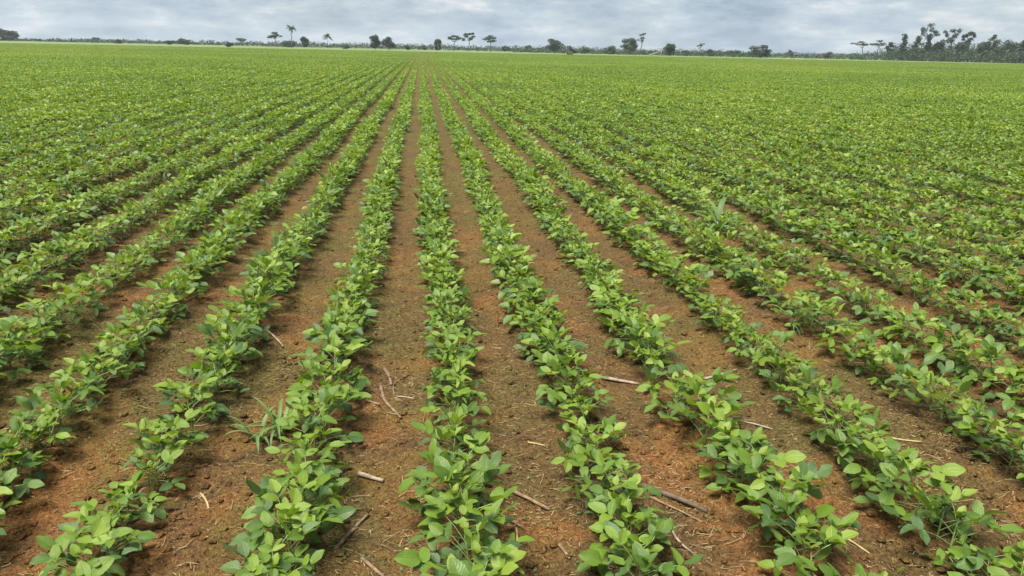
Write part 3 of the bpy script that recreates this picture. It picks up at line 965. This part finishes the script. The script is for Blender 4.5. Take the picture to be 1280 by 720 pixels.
def tree(px, top, width, dist, kind, label, seed, name='tree', cat='tree', mat=None, tone=0.45, group='trees on the horizon'):
    r = random.Random(seed)
    g = at_dist(px, 60, dist)
    ttop = at_dist(px, top, dist)
    H = ttop.z
    Wd = width * dist / F_PX * 1.04
    tr, cr = MB(), MB()
    base = Vector((g.x, g.y, 0.0))
    lobes = []
    n_per = 260
    leaf = max(0.28, dist / F_PX * 0.75)
    rx = Wd / 2
    if kind == 'round':
        branch(tr, (0, 0, -0.3), (r.uniform(-.1, .1) * H, 0, H * 0.6), 0.035 * H, 0.015 * H, seed)
        for i in range(9):
            an = r.uniform(0, 6.283); q = r.uniform(0.2, 0.72)
            z = H * r.uniform(0.22, 0.82)
            k = math.sqrt(max(0.1, 1 - ((z / H - 0.45) / 0.55) ** 2))
            c = (math.cos(an) * rx * q * k, math.sin(an) * rx * q * k, z)
            branch(tr, (0, 0, H * 0.3), c, 0.012 * H, 0.004 * H, seed + i)
            lobes.append((c, (rx * r.uniform(.3, .52), rx * r.uniform(.3, .52), H * r.uniform(.13, .21)), n_per, tone + r.uniform(-.15, .15)))
        lobes.append(((0, 0, H * 0.48), (rx * 0.66, rx * 0.66, H * 0.42), 420, tone - 0.1))
    elif kind == 'umbrella':
        lx = r.uniform(-0.12, 0.12) * H
        fork = (lx * 0.6, 0, H * 0.55)
        branch(tr, (0, 0, -0.3), fork, 0.026 * H, 0.018 * H, seed)
        for i in range(9):
            an = i * 6.283 / 9 + r.uniform(-.5, .5); q = r.uniform(0.25, 0.85)
            z = H * (0.95 - 0.34 * r.random() ** 1.3)
            c = (lx + math.cos(an) * rx * q, math.sin(an) * rx * q, z)
            branch(tr, fork, c, 0.012 * H, 0.004 * H, seed + i, 0.12)
            lobes.append((c, (rx * r.uniform(.2, .4), rx * r.uniform(.2, .4), H * r.uniform(.035, .08)), 90, tone + r.uniform(-.15, .15)))
        lobes.append(((lx, 0, H * 0.93), (rx * 0.42, rx * 0.42, H * 0.06), 130, tone))
    elif kind == 'palm':
        branch(tr, (0, 0, -0.3), (r.uniform(-.03, .03) * H, 0, H * 0.84), 0.020 * H, 0.013 * H, seed, 0.03, 7)
        tx = tr.arrays()[0][-1]
        for i in range(20):
            an = i * 2.4 + r.uniform(-.2, .2); el = R(r.uniform(-25, 75)); ln = rx * r.uniform(0.9, 1.25)
            P = []
            for f in np.linspace(0, 1, 6):
                e = el - 1.1 * f * f
                P.append((tx[0] + math.cos(an) * ln * f * math.cos(el), tx[1] + math.sin(an) * ln * f * math.cos(el), tx[2] + ln * (f * math.sin(el) - 0.45 * f * f)))
            P = np.array(P); sd_ = np.array((-math.sin(an), math.cos(an), 0)) * rx * 0.20
            w_ = np.array([0.25, 0.8, 1.0, 0.9, 0.6, 0.1])[:, None]
            V = np.stack([P - sd_ * w_ - [0, 0, .12 * rx], P, P + sd_ * w_ - [0, 0, .12 * rx]], 1).reshape(-1, 3)
            f4 = [(a * 3 + b, a * 3 + b + 1, a * 3 + b + 4, a * 3 + b + 3) for a in range(5) for b in (0, 1)]
            cr.add(V, f4, tone=tone + r.uniform(-.15, .15))
    elif kind == 'column':
        branch(tr, (0, 0, -0.3), (r.uniform(-.06, .06) * H, 0, H * 0.85), 0.022 * H, 0.008 * H, seed)
        for i in range(14):
            z = H * (0.22 + 0.74 * i / 13)
            an = r.uniform(0, 6.283); q = r.uniform(0.1, 0.62)
            c = (math.cos(an) * rx * q, math.sin(an) * rx * q, z)
            branch(tr, (0, 0, z * 0.8), c, 0.008 * H, 0.003 * H, seed + i)
            lobes.append((c, (rx * r.uniform(.28, .60), rx * r.uniform(.28, .60), H * r.uniform(.04, .09)), 90, tone + r.uniform(-.15, .15)))
    elif kind == 'arch':
        sgn = r.choice((-1, 1))
        k1 = (sgn * rx * 0.3, 0, H * 0.6)
        branch(tr, (0, 0, -0.3), k1, 0.024 * H, 0.016 * H, seed)
        for i in range(5):
            c = (sgn * rx * r.uniform(-0.5, 0.95), rx * r.uniform(-.4, .4), H * r.uniform(0.72, 0.95))
            branch(tr, k1, c, 0.011 * H, 0.004 * H, seed + i, 0.22)
            lobes.append((c, (rx * 0.34, rx * 0.34, H * 0.055), 70, tone))
    elif kind == 'bare':
        k1 = (0.08 * H, 0, H * 0.55)
        branch(tr, (0, 0, -0.3), k1, 0.024 * H, 0.016 * H, seed)
        for i in range(7):
            c = (rx * r.uniform(-0.5, 1.0), rx * r.uniform(-.6, .6), H * r.uniform(0.66, 0.98))
            branch(tr, k1, c, 0.012 * H, 0.004 * H, seed + i, 0.2)
            lobes.append((c, (rx * 0.22, rx * 0.22, H * 0.035), 34, tone))
    elif kind == 'bush':
        branch(tr, (0, 0, -0.2), (0, 0, H * 0.5), 0.03 * H, 0.012 * H, seed)
        for i in range(7):
            an = r.uniform(0, 6.283); q = r.uniform(0.1, 0.7)
            z = H * r.uniform(0.25, 0.78) * (1 - 0.35 * q)
            c = (math.cos(an) * rx * q, math.sin(an) * rx * q, z)
            lobes.append((c, (rx * 0.42, rx * 0.42, H * 0.24), 150, tone + r.uniform(-.15, .15)))
    if lobes:
        leaf_cloud(cr, lobes, leaf, seed)
    root = link(name, None, None, Matrix.Translation(base) @ Matrix.Rotation(YAW * 0, 4, 'Z'), label, cat, group)
    link('trunk', tr.mesh('trunk', M_TRUNK), root)
    link('crown', cr.mesh('crown', mat or M_TREE, smooth=False), root)
    return root


TREES = [
    (4, 33, 20, 620, 'round', 'hazy grey tree at the far left edge of the horizon'),
    (18, 38, 17, 600, 'round', 'lower hazy tree just right of the far left edge tree'),
    (122, 46, 10, 640, 'bush', 'small pale bush on the horizon in the left third'),
    (150, 49, 12, 520, 'bush', 'low bush on the horizon right of the small pale bush'),
    (228, 47.5, 17, 480, 'bush', 'dark wide bush on the horizon left of the palms'),
    (213, 50, 10, 500, 'bush', 'low bush touching the left side of the dark wide bush'),
    (288, 52, 9, 330, 'bush', 'small very dark bush standing nearer than the horizon line'),
    (303, 48, 11, 520, 'umbrella', 'tiny flat-topped tree right of the small very dark bush'),
    (345, 40, 16, 430, 'umbrella', 'rounded umbrella tree left of the tall palm'),
    (365, 29, 11, 430, 'palm', 'tallest palm on a long bare trunk, left half of horizon'),
    (363, 49, 22, 450, 'bush', 'wide low mound of bushes under the tallest palm'),
    (381, 45.5, 10, 470, 'round', 'small hazy tree between the two palms'),
    (410, 42, 11, 440, 'palm', 'shorter palm right of the tallest palm'),
    (434, 56, 10, 400, 'bush', 'low dark shrub between the short palm and the paired trees'),
    (469, 43.5, 15, 400, 'round', 'dark dense round tree, left one of a touching pair'),
    (486, 45, 19, 415, 'round', 'looser round tree, right one of a touching pair'),
    (509, 56, 6, 430, 'bush', 'tiny shrub right of the touching pair of trees'),
    (531, 56, 9, 480, 'bush', 'small shrub on the horizon above the converging rows'),
    (548, 47, 12, 440, 'round', 'small round tree left of the three flat-topped trees'),
    (567, 44, 18, 420, 'umbrella', 'flat-topped tree, left one of three right of the vanishing rows'),
    (586, 41, 17, 450, 'umbrella', 'flat-topped tree, middle and tallest of three'),
    (613, 44, 18, 420, 'umbrella', 'flat-topped tree, right one of three right of the vanishing rows'),
    (632, 57, 11, 470, 'bush', 'low bush right of the three flat-topped trees'),
    (660, 55.5, 9, 480, 'bush', 'little bush left of the dense round tree near picture centre'),
    (693, 47, 23, 390, 'round', 'dense round leafy tree near the centre of the horizon'),
    (713, 57, 14, 400, 'bush', 'low bush touching the right of the central dense round tree'),
    (731, 57, 20, 400, 'bush', 'wide low bush halfway between the two big central trees'),
    (763, 56, 20, 400, 'bush', 'bush leaning on the left of the tree with bare limbs'),
    (787, 45.5, 22, 380, 'round', 'big dark tree standing before the bare-limbed tree'),
    (800, 41, 20, 395, 'bare', 'bare-limbed tree poking out above the big dark tree'),
    (838, 53.5, 18, 380, 'round', 'dark round tree just right of the pale leaning dead trunk'),
    (859, 62, 20, 400, 'bush', 'low bush right of the dark round tree by the dead trunk'),
    (874, 53, 11, 430, 'bare', 'thin straggly tree between the two dark round trees'),
    (887, 61, 12, 420, 'bush', 'small bush right of the thin straggly tree'),
    (916, 61, 22, 430, 'bush', 'wide bush left of the rightmost dark round tree'),
    (952, 55, 28, 380, 'round', 'wide dark round tree alone left of the woodland'),
    (990, 61, 8, 470, 'bush', 'small dark shrub sticking up from the scrub band'),
    (1037, 63.5, 13, 430, 'bush', 'pointed shrub midway along the scrub band'),
    (1082, 51, 24, 430, 'arch', 'thin arching tree at the left end of the woodland'),
    (1095, 48.5, 20, 445, 'arch', 'second arching tree at the left end of the woodland'),
    (1113, 53, 10, 440, 'column', 'slim tree just right of the arching trees'),
    (1129, 42.5, 12, 420, 'column', 'tall narrow dark tree with a notch of sky each side'),
    (1146, 45, 14, 430, 'column', 'broader column tree right of the tall narrow dark tree'),
    (1160, 43, 8, 430, 'column', 'narrow tree under the highest flat-topped tree'),
    (1164, 28.5, 19, 440, 'umbrella', 'highest flat-topped tree rising above the woodland'),
    (1174, 47, 16, 440, 'round', 'round tree right below the highest flat-topped tree'),
    (1189, 35.5, 17, 440, 'umbrella', 'second highest flat-topped tree rising above the woodland'),
    (1203, 50, 18, 430, 'round', 'round woodland tree below the second highest flat top'),
    (1213, 39.5, 12, 440, 'umbrella', 'third flat-topped tree, small crown, right part of woodland'),
    (1229, 50, 18, 430, 'round', 'round woodland tree right of the small flat-topped tree'),
    (1242, 44, 13, 435, 'column', 'upright woodland tree rising left of the broad right one'),
    (1256, 45.5, 20, 425, 'round', 'broad woodland tree near the right edge'),
    (1272, 53, 16, 430, 'round', 'low woodland tree between the broad tree and right edge'),
    (1283, 45, 16, 425, 'round', 'woodland tree cut by the right edge of the picture'),
]
for i, (px, top, w, d, kind, lab) in enumerate(TREES):
    nm = {'palm': 'palm_tree', 'bush': 'bush'}.get(kind, 'tree')
    ct = {'palm': 'palm tree', 'bush': 'bush'}.get(kind, 'tree')
    tree(px, top, w, d, kind, lab, 900 + i * 17, nm, ct, tone=0.36 + 0.2 * ((i * 7) % 5) / 4)
tree(711, 64, 12, 300, 'bush', 'straw-coloured dry shrub at the field edge below the central trees', 1990, 'dry_shrub', 'shrub', M_TREE_DRY)


def mass(name, label, spans, seed):
    """continuous belt of low growth; spans = (px0, px1, top0, top1, dist, depth)"""
    r = random.Random(seed)
    m = MB()
    for (a, b, t0, t1, dist, depth, dens, jit) in spans:
        k = max(2, int((b - a) / 5 * dens))
        for i in range(k):
            f = (i + r.random()) / k
            px = a + (b - a) * f
            dd = dist + r.uniform(-depth, depth)
            top = at_dist(px, t0 + (t1 - t0) * f + r.uniform(-1.3, 1.0) * jit, dd)
            h = max(0.8, top.z)
            rad = h * r.uniform(0.4, 0.9) + dd / F_PX * 2
            leaf_cloud(m, [((top.x, top.y, h * 0.45), (rad, rad, h * 0.55), int(46 + 6 * h), 0.4 + r.uniform(-.2, .2))], dd / F_PX * 0.8, r.randrange(10 ** 6))
    return link(name, m.mesh(name, M_TREE, smooth=False), None, None, label, 'scrub', None, 'stuff')


mass('scrub_belt', 'low hazy scrub belt along the far horizon',
     [(-260, 60, 45, 49, 640, 25, 1.4, 1.0), (60, 330, 48.3, 52.5, 620, 25, 1.8, 1.5), (330, 660, 52.4, 58.8, 540, 25, 2.4, 2.0), (660, 960, 58, 65, 470, 25, 2.6, 2.2),
      (960, 1075, 65, 67, 460, 18, 2.4, 1.0), (640, 960, 60.5, 66.5, 410, 14, 1.6, 1.8)], 71)
mass('woodland_understory', 'dense dark woodland growth beneath the tall trees at right',
     [(1065, 1110, 66, 64, 430, 16, 3.0, 1.2), (1110, 1560, 62, 64, 430, 18, 4.6, 2.0), (1112, 1560, 55, 55, 455, 16, 4.0, 4.5)], 72)


def log(px0, py0, px1, py1, dist, rad, label, rise=0.0, name='fallen_log', cat='log'):
    a, b = at_dist(px0, 60, dist), at_dist(px1, 60, dist)
    a.z = rad; b.z = rad + rise
    m = MB()
    r = np.random.default_rng(int(px0))
    t = np.linspace(0, 1, 8)[:, None]
    P = np.array(a[:]) * (1 - t) + np.array(b[:]) * t
    c = P[0].copy()
    m.add(*tube(P - c, np.linspace(rad, rad * .6, 8) * r.uniform(.85, 1.15, 8), 8))
    return link(name, m.mesh(name, M_PALE), None, Matrix.Translation(Vector(c)), label, cat)


log(812, 0, 828, 0, 345, 0.24, 'pale dead trunk leaning up left of the dark round tree', 2.0, 'dead_tree', 'dead tree')
log(826, 0, 828.5, 0, 348, 0.20, 'pale upright dead stump meeting the leaning dead trunk', 3.2, 'dead_tree', 'dead tree')
log(984, 0, 992, 0, 300, 0.16, 'bleached log at the field edge, leftmost of three')
log(995, 0, 1008, 0, 300, 0.14, 'bleached log at the field edge, longest and middle of three')
log(1026, 0, 1032, 0, 300, 0.17, 'bleached log at the field edge, rightmost of three')

# ------------------------------------------------------------------ haze
mh, th, oh = new_mat('haze')
pv = nd(th, 'ShaderNodeVolumePrincipled')
pv.inputs['Color'].default_value = (0.86, 0.92, 1.0, 1)
pv.inputs['Density'].default_value = 0.00017
pv.inputs['Anisotropy'].default_value = 0.2
th.links.new(pv.outputs[0], oh.inputs['Volume'])
x0, x1, y0, y1, z0, z1 = -2100, 2100, -400, 2100, -1.2, 42
v = [(x, y, z) for x in (x0, x1) for y in (y0, y1) for z in (z0, z1)]
mb = MB(); mb.add(v, [(0, 1, 3, 2), (4, 6, 7, 5), (0, 4, 5, 1), (2, 3, 7, 6), (0, 2, 6, 4), (1, 5, 7, 3)])
link('haze', mb.mesh('haze', mh, smooth=False), kind='stuff', label='thin even haze in the air over the field', cat='haze')
